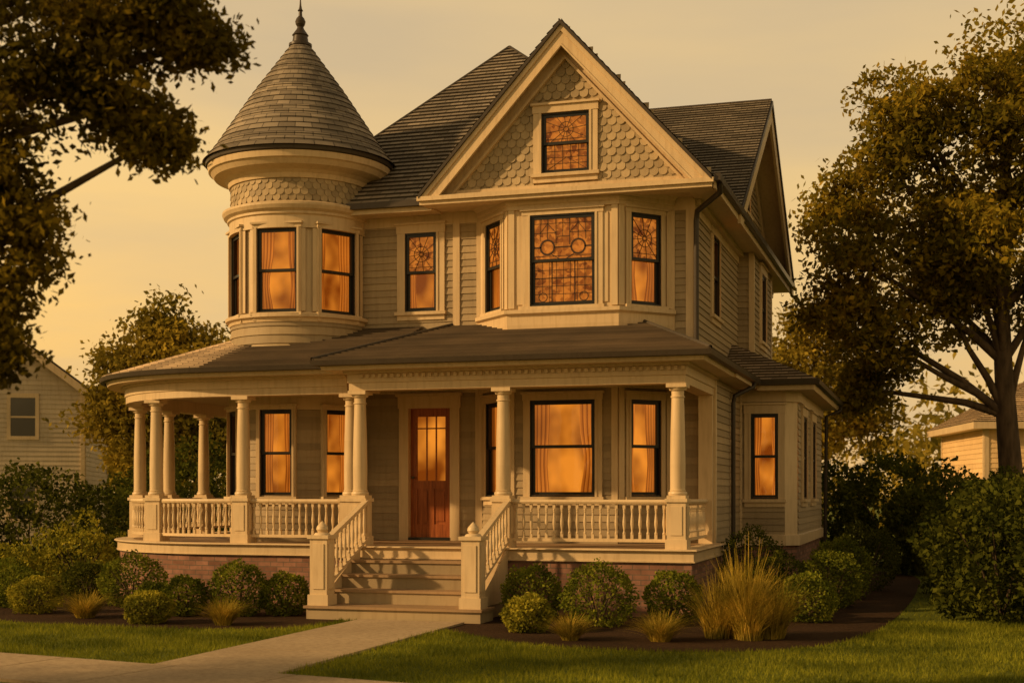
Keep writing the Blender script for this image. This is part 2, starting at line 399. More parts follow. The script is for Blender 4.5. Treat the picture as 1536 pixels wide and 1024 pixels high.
wall(B['siding'],fw,rect(-4.1,-3.35,FZ,3.75))
op=window(fw,-8.34,4.84,.58,1.34,cw=.14,top='burst',bot='clear',head=.14)
wall(B['siding'],fw,rect(-10.3,-7.2,4.2,6.5),[op])
wall(B['siding'],fw,rect(-4.1,-3.68,3.95,6.5))
fbox(B['trim'],fw,-7.76,-7.64,0,.035,4.3,6.38)
fbox(B['trim'],fw,-7.34,-7.22,0,.035,4.3,6.38)
fbox(B['trim'],fw,-4.09,-3.98,0,.035,4.2,6.38)
fbox(B['trim'],fw,-7.36,-7.24,0,.035,FZ,3.5)
fbox(B['trim'],fw,-10.3,-7.1,0,.03,3.45,3.6)
fbox(B['trim'],fw,-10.3,-7.2,0,.03,6.3,6.5);fbox(B['trim'],fw,-4.1,-3.68,0,.03,6.3,6.5)
for x,z0,z1 in ((-3.68,3.9,6.47),(-3.35,FZ,3.7)):
    B['trim'].box(x-.12,x+.03,21.965,22.09,z0,z1)
# door
T=B['trim'];u0,u1,z0,z1=door
fbox(T,fw,u0-.17,u0,-.12,.05,FZ,z1);fbox(T,fw,u1,u1+.17,-.12,.05,FZ,z1);fbox(T,fw,u0-.19,u1+.19,-.12,.06,z1,z1+.2);fbox(T,fw,u0-.22,u1+.22,-.1,.1,z1+.2,z1+.25)
fbox(B['dark'],fw,u0,u1,-.12,.06,FZ,z0)
W=B['wood'];f=-.07
def dbox(a,b,c,d,n1): fbox(W,fw,a,b,f-.04,n1,c,d)
dbox(u0,u0+.12,z0,z1,f);dbox(u1-.12,u1,z0,z1,f)
for c,d in ((z0,z0+.22),(z0+.82,z0+.96),(z1-.14,z1)): dbox(u0+.12,u1-.12,c,d,f)
dbox((u0+u1)/2-.05,(u0+u1)/2+.05,z0+.22,z0+.82,f)
fbox(W,fw,u0+.12,u1-.12,f-.04,f-.02,z0+.22,z0+.82)
for s in (0,1):
    a=u0+.15 if s==0 else (u0+u1)/2+.08; fbox(W,fw,a,a+.15,f-.02,f-.006,z0+.27,z0+.77)
gz0=z0+.96;gz1=z1-.14
B['room'].face([fw.pt(u0+.12,f-.03,gz0),fw.pt(u1-.12,f-.03,gz0),fw.pt(u1-.12,f-.03,gz1),fw.pt(u0+.12,f-.03,gz1)])  # door pane, its lamplight put in as emission
for k in (1,2): bar(fw,(u0+.12+(u1-u0-.24)*k/3,gz0),(u0+.12+(u1-u0-.24)*k/3,gz1),.022,f-.03,f-.005,W)
bar(fw,(u0+.12,gz1-.2),(u1-.12,gz1-.2),.022,f-.03,f-.004,W)
lathe(B['gutter'],(u0+.06,22+.07-.05),[(0,2.0),(.03,2.01),(.03,2.04),(0,2.05)],n=10)
# --- bay
bp=[(-7.25,22),(-6.55,21.25),(-4.75,21.25),(-4.05,22)]
for i in range(3):
    fr=FR(bp[i],bp[i+1]); L=fr.L; m=L/2
    big=(i==1); w=1.08 if big else .60
    op=window(fr,m,1.70,w,1.54,cw=.11 if big else .08,head=.1,depth=.35,cur=.3 if big else .38,split=.52)
    wall(B['siding'],fr,rect(0,L,FZ,1.62),[op]); wall(B['siding'],fr,rect(0,L,1.62,3.55),[op])
    if big: op=window(fr,m,4.74,w,1.46,cw=.12,top='fancy',bot='fancy2',head=.07,depth=.3,split=.5,drape=False)
    else: op=window(fr,m,4.74,w,1.46,cw=.08,top='burst',bot='clear',head=.07,depth=.3,cur=.42)
    wall(B['trim'],fr,rect(0,L,4.2,6.5),[op],h=9,lift=0)
    for a in ((.0,.1),(L-.1,L)):
        for c,d in ((1.64,3.5),(4.72,6.3)): fbox(B['trim'],fr,a[0],a[1],-.01,.036 if i==1 else .033,c,d)
    if big:
        for a in (.16,L-.24): fbox(B['trim'],fr,a-.02,a+.08,0,.02,4.78,6.2)
ext=[(bp[0][0]-.02,22),]+bp[1:3]+[(bp[3][0]+.02,22)]
sweep(B['trim'],ext,[(-.02,4.32),(.03,4.32),(.045,4.45),(.05,4.6),(.11,4.63),(.11,4.69),(.04,4.70),(-.02,4.70)])
sweep(B['trim'],ext,[(-.02,6.3),(.05,6.3),(.05,6.36),(.08,6.38),(.08,6.44),(.16,6.5),(-.02,6.5)])
sweep(B['trim'],ext,[(-.02,3.42),(.05,3.42),(.05,3.56),(-.02,3.56)])
# --- upper right side wall
sw=FR((-3.68,22),(-3.68,27.2))
op=window(sw,2.2,4.84,.8,1.4,cw=.13)
wall(B['siding'],sw,rect(0,5.2,3.9,6.5),[op])
pj=FR((-3.68,27.2),(-3.38,27.2)); wall(B['siding'],pj,rect(0,.3,3.9,6.5))
pj2=FR((-3.38,27.2),(-3.38,30.3)); op=window(pj2,1.5,4.84,.85,1.4,cw=.13,sh=.0)
wall(B['siding'],pj2,rect(0,3.1,3.9,6.5),[op])
B['trim'].box(-3.46,-3.355,27.17,27.27,3.9,6.46);B['trim'].box(-3.46,-3.355,30.2,30.33,3.9,6.46)
B['siding'].box(-3.7,-3.38,30.28,30.3,3.9,6.5)
sb=FR((-3.68,30.3),(-3.68,32.5)); wall(B['siding'],sb,rect(0,2.2,.9,6.5))
B['trim'].box(-3.72,-3.645,22.0,32.5,6.25,6.47)
sg=FR((-3.66,23.7),(-3.66,32.9))
op=window(sg,4.6,7.45,.7,.95,cw=.12)
wall(B['siding'],sg,[(0.2,6.5),(9.0,6.5),(4.6,9.55)],[op])
bk=FR((-3.68,32.5),(-11,32.5)); wall(B['siding'],bk,rect(0,7.32,.2,6.5))
lf=FR((-11,32.5),(-11,22.5)); op1=window(lf,3,4.84,.8,1.4); op2=window(lf,6,4.84,.8,1.4); wall(B['siding'],lf,rect(0,10,FZ,6.5),[op1,op2])
# --- lower side wall & side bay
ls=FR((-3.35,22),(-3.35,25.1)); wall(B['siding'],ls,rect(0,3.1,.85,4.0))
s1=FR((-3.35,25.1),(-2.55,25.1)); op=window(s1,.44,1.65,.5,1.54,cw=.11,head=.16,cur=.35); wall(B['siding'],s1,rect(0,.8,.85,3.6),[op])
s2=FR((-2.55,25.1),(-2.35,25.35)); wall(B['trim'],s2,rect(0,s2.L,.85,3.6),h=9,lift=0)
s3=FR((-2.35,25.35),(-2.35,30.8)); ops=[window(s3,a,1.65,.85,1.54,cw=.12,head=.16) for a in (1.1,3.1)]
wall(B['siding'],s3,rect(0,s3.L,.85,3.6),ops)
s4=FR((-2.35,30.8),(-3.68,30.8)); wall(B['siding'],s4,rect(0,1.33,.85,3.6))
sidep=[(-3.35,25.1),(-2.55,25.1),(-2.35,25.35),(-2.35,30.8)]
sweep(B['trim'],sidep,[(0,3.4),(.05,3.4),(.05,3.62),(0,3.62)])
sweep(B['trim'],sidep,[(0,.82),(.05,.82),(.05,1.0),(0,1.02)])
sweep(B['brick'],[(-3.38,21.5),(-3.38,25.12),(-2.57,25.12),(-2.37,25.37),(-2.37,30.8)],[(0,-.05),(0,.83)],closed=False)
fbox(B['trim'],ls,-.0,3.1,0,.03,.8,.95)
B['trim'].box(-3.36,-3.31,25.0,25.12,.95,3.6)
# --- foundation & porch floor
def arc(c,r,a0,a1,n): return [(c[0]+r*math.cos(D2(a0+(a1-a0)*i/n)),c[1]+r*math.sin(D2(a0+(a1-a0)*i/n))) for i in range(n+1)]
CW=(-11.07,22.8)
wrap=[(-13.92,27.5),(-13.92,23.0)]+arc(CW,2.85,180,270,24)+[(-8.75,19.95)]
right=[(-8.37,19.95),(-8.37,19.45),(-3.48,19.45),(-3.48,22.0)]
def offp(path,o):
    n=len(path);P=[Vector((p[0],p[1])) for p in path];res=[]
    for i in range(n):
        ds=[]
        if i>0: ds.append((P[i]-P[i-1]).normalized())
        if i<n-1: ds.append((P[i+1]-P[i]).normalized())
        ns=[Vector((d.y,-d.x)) for d in ds]; m=sum(ns,Vector((0,0))).normalized(); m=m/max(.3,m.dot(ns[0])); res.append(P[i]+m*o)
    return res
fp=offp(wrap,.27)
st=B['steps']
st.face([(p.x,p.y,FZ-.004) for p in fp]+[(-8.2,19.68,FZ-.004),(-8.2,22,FZ-.004),(-11,27.5,FZ-.004)])
st.box(-8.64,-3.2,19.18,22,.93,FZ)
fedge=[(.0,.93),(.31,.93),(.33,.945),(.31,.962),(.0,.962)]
sweep(B['trim'],wrap,fedge);sweep(B['trim'],right,[(o+.002 if o else o,z+.001) for o,z in fedge])
sk=[(.0,.80),(.27,.80),(.27,.93),(0,.93)]
sweep(B['trim'],wrap,sk);sweep(B['trim'],right,[(o+.003 if o else 0,z) for o,z in sk])
sweep(B['trim'],wrap,[(.0,.78),(.285,.78),(.285,.80),(0,.80)]);sweep(B['trim'],right,[(.0,.78),(.29,.78),(.29,.80),(0,.80)])
sweep(B['brick'],wrap,[(.23,-.05),(.23,.78)],closed=False);sweep(B['brick'],right,[(.24,-.05),(.24,.78)],closed=False)
ent=[(-.13,3.31),(.13,3.31),(.13,3.42),(.15,3.43),(.15,3.55),(.2,3.57),(.2,3.60),(.44,3.60),(.46,3.66),(.49,3.70),(-.13,3.70)]
sweep(B['trim'],wrap,ent)
sweep(B['trim'],right,[(o,z+.003) for o,z in ent])
x=-8.3
while x<-3.4:
    B['trim'].box(x,x+.05,19.45-.185,19.45-.149,3.50,3.555); x+=.1
gut=[(.49,3.66),(.56,3.67),(.575,3.74),(.49,3.74)]
sweep(B['gutter'],wrap,gut);sweep(B['gutter'],right+[(-3.48,24.6)],gut)
cp=offp(wrap,-.1)
B['ceil'].face([(p.x,p.y,3.52) for p in cp]+[(-8.4,20.05,3.52),(-8.4,22,3.52),(-11,22.5,3.52),(-11,27.5,3.52)])
B['ceil'].box(-8.3,-3.58,19.55,22,3.525,3.56)
B['trim'].box(-3.58,-3.38,22,24.6,3.60,3.68);B['trim'].box(-3.4,-3.0,22,24.6,3.60,3.70)
# porch roofs
ez=3.745
Rf=B['proof']
X0=-8.37-.55;X1=-3.48+.55;Y0=19.45-.55
roofpoly(Rf,[(X0,Y0,ez),(X1,Y0,ez),(X1-1.7,Y0+3.1,ez+.83),(X0+1.15,Y0+3.1,ez+.83)])
roofpoly(Rf,[(X0,Y0+3.1,ez),(X0,Y0,ez),(X0+1.15,Y0+3.1,ez+.83)])
roofpoly(Rf,[(X1,Y0,ez),(X1,24.7,ez),(X1-1.7,24.7,ez+.83),(X1-1.7,Y0+3.1,ez+.83)])
for a,b in (((X0,Y0,ez+.02),(X0+1.15,Y0+3.1,ez+.86)),((X1,Y0,ez+.02),(X1-1.7,Y0+3.1,ez+.86))): tube(B['roof'],[a,b],.03,6)
roofpoly(Rf,[(-3.75,24.6,ez),(-1.93,24.6,ez),(-3.75,26.42,ez+.87)])
roofpoly(Rf,[(-1.93,24.6,ez),(-1.93,31.5,ez),(-3.75,29.7,ez+.87),(-3.75,26.42,ez+.87)])
spath=[(-3.0,24.95),(-2.28,24.95),(-2.28,31.2)]
sweep(B['trim'],spath,[(-.4,3.58),(.26,3.58),(.3,3.70),(-.4,3.70)])
sweep(B['gutter'],spath,[(.30,3.66),(.37,3.67),(.385,3.74),(.30,3.74)])
re=2.85+.55; slope=.32
def rz(r): return ez-.003+(re-r)*slope
prof=[];r=re
while r>.6:
    r2=max(r-.133,.6); prof+=[(r,rz(r)-.003),(r,rz(r)+.024),(r2,rz(r2))]; r=r2
for a,b,c in zip(prof[0::3],prof[1::3],prof[2::3]): lathe(Rf,CW,[a,b,c],175,272,60,R=2.6)
ye=19.95-.55
roofpoly(Rf,[(-11.1,ye,ez),(-8.3,ye,ez),(-8.3,ye+2.75,ez+2.75*slope),(-11.1,ye+2.75,ez+2.75*slope)])
xe=-13.92-.55
roofpoly(Rf,[(xe,27.6,ez),(xe,22.8,ez),(-10.9,22.8,ez+(-10.9-xe)*slope),(-10.9,27.6,ez+(-10.9-xe)*slope)])
# --- tower (modelled about its own axis, then set at its place)
C=(-11.07,22.8); TC=(-10.60,22.0); TS=.965
mark={k:len(b.v) for k,b in B.items()}
TR=1.23
wa=[-137,-84,-31]
def gaps(hw,lo=-215,hi=35):
    a=lo;res=[]
    for c in wa: res.append((a,c-hw)); a=c+hw
    res.append((a,hi)); return res
hwU=19.5; hwL=15.5
def tw(z,h,hw,R,mb,rows,lift,**k):
    for a,b in gaps(hw): lathe(mb,C,rowprof(R,z,z+h,rows,lift) if lift else [(R,z),(R,z+h)],a,b,max(3,int((b-a)/5)))
    for c in wa:
        hwid=R*math.sin(D2(hw)); d=R*math.cos(D2(hw)); n=Vector((math.cos(D2(c)),math.sin(D2(c))))
        o=Vector(C)+n*d; U=Vector((-n.y,n.x))
        fr=FR((o.x,o.y),(o.x+U.x,o.y+U.y))
        window(fr,0,z,2*hwid-.06,h,cw=.06,head=.06,depth=.3,sh=.03,cur=.36,**k)
lathe(B['siding'],C,rowprof(TR,.90,1.62,.115,.014),0,360,72)
tw(1.70,1.5,hwL,TR,B['siding'],.115,.014,casing=True)
lathe(B['siding'],C,[(TR,1.6),(TR+.02,1.6),(TR+.02,1.72)],0,360,72)
lathe(B['trim'],C,[(TR-.02,3.2),(TR+.04,3.2),(TR+.04,3.62),(TR-.02,3.62)],0,360,72)
lathe(B['scale'],C,rowprof(TR,4.05,4.78,.15,.022),0,360,72)
tw(4.88,1.47,hwU,TR-.02,B['trim'],9,0)
lathe(B['trim'],C,[(TR-.05,4.72),(TR+.03,4.72),(TR+.04,4.78),(TR+.10,4.80),(TR+.10,4.86),(TR+.02,4.88),(TR-.05,4.89)],0,360,72)
lathe(B['trim'],C,[(TR-.05,6.34),(TR+.035,6.34),(TR+.035,6.56),(TR+.07,6.58),(TR+.07,6.62),(TR+.13,6.66),(TR+.16,6.72),(TR+.16,6.76),(TR+.05,6.80),(TR-.01,6.80)],0,360,72)
for a,b in gaps(hwU,-190,10):
    mid=(a+b)/2
    if b-a>30: continue
    for q in (mid-5,mid+5): lathe(B['trim'],C,[(TR,4.89),(TR+.03,4.9),(TR+.03,6.33),(TR,6.34)],q-2.2,q+2.2,2,False)
lathe(B['scale'],C,[(TR-.01,6.78),(TR-.01,7.3)],0,360,72)
def scale_shape(w,h,lift,n=9):
    pts=[(-w/2,h),(-w/2,w*.5)]
    for i in range(1,n): 
        a=math.pi+math.pi*i/n; pts.append((w/2*math.cos(a),w*.5+w*.5*math.sin(a)))
    pts+=[(w/2,w*.5),(w/2,h)]
    return [(u,v,lift*(1-v/h)+.004) for u,v in pts]
def add_scale(mb,o,U,V,Nn,w,h,lift):
    p=scale_shape(w*.95,h,lift*(random.uniform(.85,1.15))); du=random.uniform(-.002,.002);dv=random.uniform(-.004,.004)
    top=[o+U*(a+du)+V*(b+dv)+Nn*c for a,b,c in p]; low=[q-Nn*.010 for q in top]
    n=len(p); mb.shared(top+low,[tuple(range(n))]+[(i,i+1,n+i+1,n+i) for i in range(1,n-2)],False)
z=6.80;k=0
while z<7.28:
    nn=56
    for i in range(nn):
        a=2*math.pi*(i+.5*(k%2))/nn; Nn=Vector((math.cos(a),math.sin(a),0)); U=Vector((-Nn.y,Nn.x,0))
        add_scale(B['scale'],Vector((C[0],C[1],z))+Nn*(TR-.005),U,Z,Nn,2*math.pi*TR/nn,.17,.02)
    z+=.105;k+=1
lathe(B['trim'],C,[(TR,7.2),(TR+.04,7.2),(TR+.06,7.28),(TR+.12,7.33),(TR+.3,7.38),(TR+.36,7.46),(TR+.40,7.48),(TR+.42,7.58),(TR+.38,7.60),(TR-.1,7.62)],0,360,80)
lathe(B['gutter'],C,[(TR+.38,7.58),(TR+.45,7.60),(TR+.46,7.66),(TR+.36,7.67)],0,360,80)
cp=[(1.72,7.665),(1.51,7.93),(1.28,8.28),(1.04,8.64),(.80,9.0),(.49,9.42),(.17,9.86)]
def cr(zv):
    for (r0,z0),(r1,z1) in zip(cp[:-1],cp[1:]):
        if z0<=zv<=z1+1e-9: return r0+(r1-r0)*(zv-z0)/(z1-z0)
    return cp[-1][0]
prof=[];zz=7.665
while zz<9.85:
    z2=min(zz+.115,9.86); prof+=[(cr(zz),zz),(cr(zz)+.02,zz),(cr(z2),z2)]; zz=z2
lathe(B['roof'],C,prof,0,360,80,R=1.3)
lathe(B['gutter'],C,[(.17,9.83),(.21,9.85),(.21,9.89),(.15,9.92),(.13,10.03),(.15,10.05),(.12,10.09),(.07,10.16),(.055,10.2),(.085,10.25),(.095,10.3),(.07,10.36),(.035,10.4),(.03,10.48),(.05,10.5),(.03,10.53),(.018,10.6),(.004,10.82)],0,360,20)
for k,b in B.items():
    for i in range(mark[k],len(b.v)):
        v=b.v[i]; b.v[i]=(TC[0]+(v[0]-C[0])*TS,TC[1]+(v[1]-C[1])*TS,1.75+(v[2]-1.75)*TS)
# --- main roofs
Ro=B['roof'];e=6.62
FL=(-11.0,21.5,e);FRt=(-3.2,21.5,e);BR=(-3.2,32.9,e);BL=(-11.3,32.9,e);AP=(-8.0,26,10.55)
roofpoly(Ro,[FL,FRt,AP]);roofpoly(Ro,[FRt,BR,AP]);roofpoly(Ro,[BR,BL,AP]);roofpoly(Ro,[BL,FL,AP])
tube(Ro,[FL,AP],.035,6); tube(Ro,[FRt,AP],.035,6)
RX=-3.14
roofpoly(Ro,[(-7.2,23.65,e),(RX,23.65,e),(RX,28.3,9.72),(-7.2,28.3,9.72)])
roofpoly(Ro,[(RX,32.95,e),(-7.2,32.95,e),(-7.2,28.3,9.72),(RX,28.3,9.72)])
tube(B['gutter'],[(-7,28.3,9.73),(RX,28.3,9.73)],.03,6)
def rakepoly(h,zt,zb,sl,d0,d1,zc):
    pts=[]
    ht=min(h,(zt-d0-zc)/sl); hb=min(h,(zt-d1-zc)/sl)
    pts.append((ht,zt-d0-ht*sl)); pts.append((0,zt-d0)); pts.append((0,zt-d1)); pts.append((hb,zt-d1-hb*sl))
    if zt-d0-h*sl>zc+1e-4 and hb<h: pts.append((h,zc))
    return pts
ssl=(9.72-e)/4.65
for s in (-1,1):
    def sp_(x,d0,d1,th,zc=6.36):
        B['trim'].prism([(x,28.3+s*q,z) for q,z in rakepoly(4.65,9.71,0,ssl,d0,d1,zc)],(th,0,0))
    B['gutter'].prism([(RX-.001,28.3+s*q,z) for q,z in rakepoly(4.65,9.71,0,ssl,0,.08,6.3)],(.03,0,0))
    sp_(RX-.06,.05,.43,.055); sp_(-3.66,.05,.13,.46); sp_(-3.66,.19,.5,.04)
B['trim'].box(-3.66,-3.22,21.3,32.9,6.47,6.50)
B['trim'].box(-3.22,-3.19,21.06,32.9,6.42,6.60)
B['gutter'].box(-3.188,-3.10,20.98,32.9,6.52,6.625)
B['trim'].box(-3.645,-3.56,22.02,32.5,6.38,6.468)
B['trim'].box(-10.6,-7.95,21.53,22,6.47,6.50);B['trim'].box(-10.6,-7.97,21.50,21.53,6.45,6.6);B['gutter'].box(-10.6,-8.0,21.41,21.498,6.53,6.625)
# --- front gable
gx=-5.61;gz=9.18;hw=2.38;gb=6.58;gy=20.98
sl=(gz-gb)/hw
for s in (-1,1):
    pts=[(gx+s*hw,gy-.06,gb+.02),(gx+s*hw,27.6,gb+.02),(gx,27.6,gz+.02),(gx,gy-.06,gz+.02)]
    roofpoly(Ro,pts,lift=.02)
    B['gutter'].prism([(gx+s*hw,gy-.06,gb+.018),(gx,gy-.06,gz+.018),(gx,gy-.06,gz-.05),(gx+s*hw,gy-.06,gb-.05)],(0,6,0))
    def rk(d0,d1,y0,y1,zc=6.50):
        B['trim'].prism([(gx+s*q,y0,z) for q,z in rakepoly(hw,gz,0,sl,d0,d1,zc)],(0,y1-y0,0))
    rk(.051,.15,gy-.02,gy+.04); rk(.151,.34,gy+.01,gy+.05); rk(.341,.38,gy-.005,gy+.05)
    rk(.10,.17,gy+.05,21.32)
    rk(.17,.52,21.24,21.29); rk(.46,.52,21.20,21.239)
B['trim'].box(gx-hw+.02,gx+hw-.02,gy+.06,21.33,6.44,6.47)
B['trim'].box(gx-hw+.0,gx+hw-.0,gy-.0,gy+.06,6.43,6.545)
B['trim'].box(gx-hw-.03,gx+hw+.03,gy-.05,gy-.001,6.49,6.56)
B['trim'].box(gx-hw+.2,gx+hw-.2,gy+.1,21.3,6.55,6.60)
B['trim'].box(gx-hw+.25,gx+hw-.25,21.22,21.3,6.60,6.68)
B['trim'].box(-7.98,-3.22,21.33,22,6.50,6.53)
gf=FR((0,21.30),(1,21.30))
gop=window(gf,gx,6.86,.80,.97,cw=.13,top='burst',bot='grid',head=.12,depth=.4,drape=False,sh=.02)
wall(B['scale'],gf,[(gx-2.2,6.6),(gx+2.2,6.6),(gx,6.6+2.2*sl)],[gop],h=9,lift=0)
sw_=.15;rh=.12;z=6.60;k=0
while z<9:
    half=2.25-(z-6.6)/sl
    n=int(half/sw_)+1
    for i in range(-n,n+1):
        x=gx+(i+.5*(k%2))*sw_
        if abs(x-gx)>half+.02: continue
        if abs(x-gx)<.47 and z<7.94: continue
        add_scale(B['scale'],Vector((x,21.296,z)),Vector((1,0,0)),Z,Vector((0,-1,0)),sw_,.20,.028)
    z+=rh;k+=1
# --- columns
def column(x,y,z0=1.68,z1=3.31,ped=True):
    t=B['trim2'];h=z1-z0
    if ped:
        t.box(x-.135,x+.135,y-.135,y+.135,FZ,z0-.05); t.box(x-.155,x+.155,y-.155,y+.155,FZ+.001,FZ+.14); t.box(x-.16,x+.16,y-.16,y+.16,z0-.05,z0)
        for sx,sy in ((0,-1),(1,0),(-1,0)):
            a=.085
            if sx==0: t.box(x-a,x+a,y-.147,y-.13,FZ+.2,z0-.11)
            else: t.box(x+sx*.147-.008,x+sx*.147+.008,y-a,y+a,FZ+.2,z0-.11)
    t.box(x-.135,x+.135,y-.135,y+.135,z0,z0+.045)
    pr=[(.13,z0+.045),(.137,z0+.07),(.13,z0+.095),(.112,z0+.10),(.117,z0+.12),(.108,z0+.13),(.110,z0+.3*h),(.104,z0+.55*h),(.09,z1-.24),(.089,z1-.2),(.102,z1-.195),(.102,z1-.175),(.089,z1-.17),(.09,z1-.1),(.115,z1-.095),(.135,z1-.055)]
    lathe(t,(x,y),pr,0,360,24); t.box(x-.145,x+.145,y-.145,y+.145,z1-.055,z1)
cols=[(-8.37,19.45),(-6.08,19.45),(-3.48,19.45),(-8.74,19.95),(-10.62,19.95),(-12.41,20.28),(-13.80,22.0),(-13.92,23.2),(-13.92,24.5),(-13.92,26.0),(-13.92,27.4)]
for c in cols: column(*c)
B['trim2'].box(-3.58,-3.36,21.86,21.96,FZ,3.31)
bprof=[(.02,0),(.024,.03),(.014,.06),(.013,.09),(.024,.2),(.026,.26),(.018,.38),(.013,.46),(.02,.49),(.014,.5),(.02,.53),(.02,.56)]
def baluster(x,y,z,h=.5):
    t=B['trim2'];s=h/.56
    t.box(x-.02,x+.02,y-.02,y+.02,z,z+.07*s);t.box(x-.02,x+.02,y-.02,y+.02,z+.49*s,z+h)
    lathe(t,(x,y),[(r,z+.07*s+q*(.42/.56)*s) for r,q in bprof],0,360,8)
def rail(path):
    sweep(B['trim2'],path,[(-.04,1.60),(.04,1.60),(.055,1.63),(.04,1.665),(-.04,1.665),(-.055,1.63)])
    sweep(B['trim2'],path,[(-.03,1.055),(.03,1.055),(.03,1.10),(-.03,1.10)])
    P=[Vector((p[0],p[1])) for p in path];Ls=[0]
    for i in range(1,len(P)): Ls.append(Ls[-1]+(P[i]-P[i-1]).length)
    n=max(2,round(Ls[-1]/.118))
    for k in range(n):
        d=(k+.5)*Ls[-1]/n
        for i in range(1,len(P)):
            if Ls[i]>=d: 
                q=P[i-1].lerp(P[i],(d-Ls[i-1])/(Ls[i]-Ls[i-1])); baluster(q.x,q.y,1.10); break
rail([(-5.94,19.45),(-3.62,19.45)]);rail([(-3.48,19.59),(-3.48,21.86)])
rail([(-10.48,19.95),(-8.88,19.95)])
rail(arc(CW,2.85,-114.5,-90,8)+[(-10.76,19.95)])
rail(arc(CW,2.85,198.5,239.5,12));
rail([(-13.92,24.36),(-13.92,23.34)]);rail([(-13.92,25.86),(-13.92,24.64)]);rail([(-13.92,27.26),(-13.92,26.14)]);rail([(-13.92,23.06),(-13.87,22.14)])
# --- stairs
sx0,sx1=-8.26,-5.94
ed=[(18.80,.77),(18.45,.58),(18.10,.385)]
for y,zt in ed:
    B['siding'].box(sx0,sx1,y+.03,19.17 if zt>.7 else y+.38,0,zt-.035)
    B['steps'].box(sx0-.015,sx1+.015,y,y+.385,zt-.035,zt)
B['siding'].box(sx0-.12,sx1+.12,17.58,18.14,0,.155);B['steps'].box(sx0-.15,sx1+.15,17.54,18.15,.155,.19)
B['trim'].box(sx0,sx1,19.12,19.2,0,.74)
for x in (-8.22,-5.98):
    t=B['trim2'];y=17.76
    t.box(x-.13,x+.13,y-.13,y+.13,.19,1.12);t.box(x-.155,x+.155,y-.155,y+.155,.191,.34);t.box(x-.16,x+.16,y-.16,y+.16,1.12,1.17)
    t.box(x-.085,x+.085,y-.145,y-.12,.42,1.05)
    for sx in (-1,1): t.box(x+sx*.137-.008,x+sx*.137+.008,y-.085,y+.085,.42,1.05)
    lathe(t,(x,y),[(.12,1.17),(.10,1.20),(.06,1.21),(.085,1.25),(.075,1.29),(.03,1.34),(.0,1.37)],0,360,16)
    y0,y1=17.9,19.33
    def slab(z0,z1,th,w): 
        t.prism([(x-w,y0,z0-th),(x-w,y1,z1-th),(x-w,y1,z1),(x-w,y0,z0)],(2*w,0,0))
    slab(1.12,1.66,.06,.045); slab(.47,1.09,.05,.035)
    for k in range(10):
        f=(k+.5)/10;y=y0+(y1-y0)*f; za=.46+.62*f; baluster(x,y,za,1.07+.54*f-za)
    B['trim'].prism([(x-.04,18.0,.19),(x-.04,19.15,.19),(x-.04,19.15,.93),(x-.04,18.0,.36)],(.02 if x<-7 else .1,0,0))
tube(B['gutter'],[(-3.15,21.25,6.55),(-3.15,21.3,6.4),(-3.6,21.88,6.25),(-3.62,21.90,6.1),(-3.62,21.90,4.05)],.045)
tube(B['gutter'],[(-2.95,24.0,3.68),(-2.97,24.0,3.6),(-3.26,23.7,3.42),(-3.28,23.7,3.3),(-3.28,23.7,.3)],.04)
tube(B['gutter'],[(-1.95,31.1,3.68),(-1.95,31.1,3.58),(-2.25,31.0,3.45),(-2.28,31.0,.3)],.04)
names={'siding':('clapboard_walls','siding'),'trim':('trim','trim'),'trim2':('columns_and_railings','trim2'),'scale':('scalloped_shingle_walls','scale'),'steps':('porch_floor_and_steps','steps'),
'ceil':('porch_ceiling','ceil'),'dark':('window_sashes','dark'),'gutter':('gutters_and_finial','gutter'),'room':('painted_glow_panels','room'),'stain':('stained_glass_panes','stain'),
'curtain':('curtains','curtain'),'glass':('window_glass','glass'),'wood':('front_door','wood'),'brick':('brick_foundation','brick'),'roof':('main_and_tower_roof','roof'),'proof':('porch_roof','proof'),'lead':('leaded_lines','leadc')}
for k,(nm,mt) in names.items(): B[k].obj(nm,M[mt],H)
# ---------------------------------------------------------------- ground
def sheet(name,pts,z,mat):
    mb=MB(); mb.face([(x,y,z) for x,y in pts]); return mb.obj(name,M[mat])
sheet('ground',[(-400,-60),(400,-60),(400,500),(-400,500)],0,'lawn')
def smoothpoly(pts,it=3):
    for _ in range(it):
        q=[]
        for i in range(len(pts)):
            a=pts[i];b=pts[(i+1)%len(pts)]
            q+=[(a[0]*.75+b[0]*.25,a[1]*.75+b[1]*.25),(a[0]*.25+b[0]*.75,a[1]*.25+b[1]*.75)]
        pts=q
    return pts
bedL=smoothpoly([(-16.5,24),(-16,19.5),(-14.3,17.2),(-12.3,16.0),(-10.5,15.75),(-9.2,15.8),(-8.0,16.2),(-7.75,17.3),(-8.0,20),(-12,21),(-13,26)])
bedR=smoothpoly([(-6.2,20.5),(-6.3,16.9),(-5.3,16.0),(-4.4,15.25),(-3.0,15.0),(-1.7,15.4),(-.8,17),(-.5,20),(-.3,24),(-.2,32),(-3.3,33),(-3.6,20.5)])
sheet('mulch_bed',bedL,.004,'mulch'); sheet('mulch_bed',bedR,.004,'mulch')
pd=Vector((1,-.19,0)).normalized(); pn=Vector((pd.y,-pd.x,0))
def far_y(x): return 12.68-.19*(x+9.7)
mb=MB(); s=-32
while s<26:
    o=Vector((-9.7,12.68,0))+pd*s
    a=o; b=o+pd*1.475; c=b+pn*1.5; d=a+pn*1.5
    mb.hexa([(p.x,p.y,-.02) for p in (a,b,c,d)]+[(p.x,p.y,.032) for p in (a,b,c,d)]); s+=1.5
mb.obj('pavement',M['concrete'])
mb=MB(); y=17.5
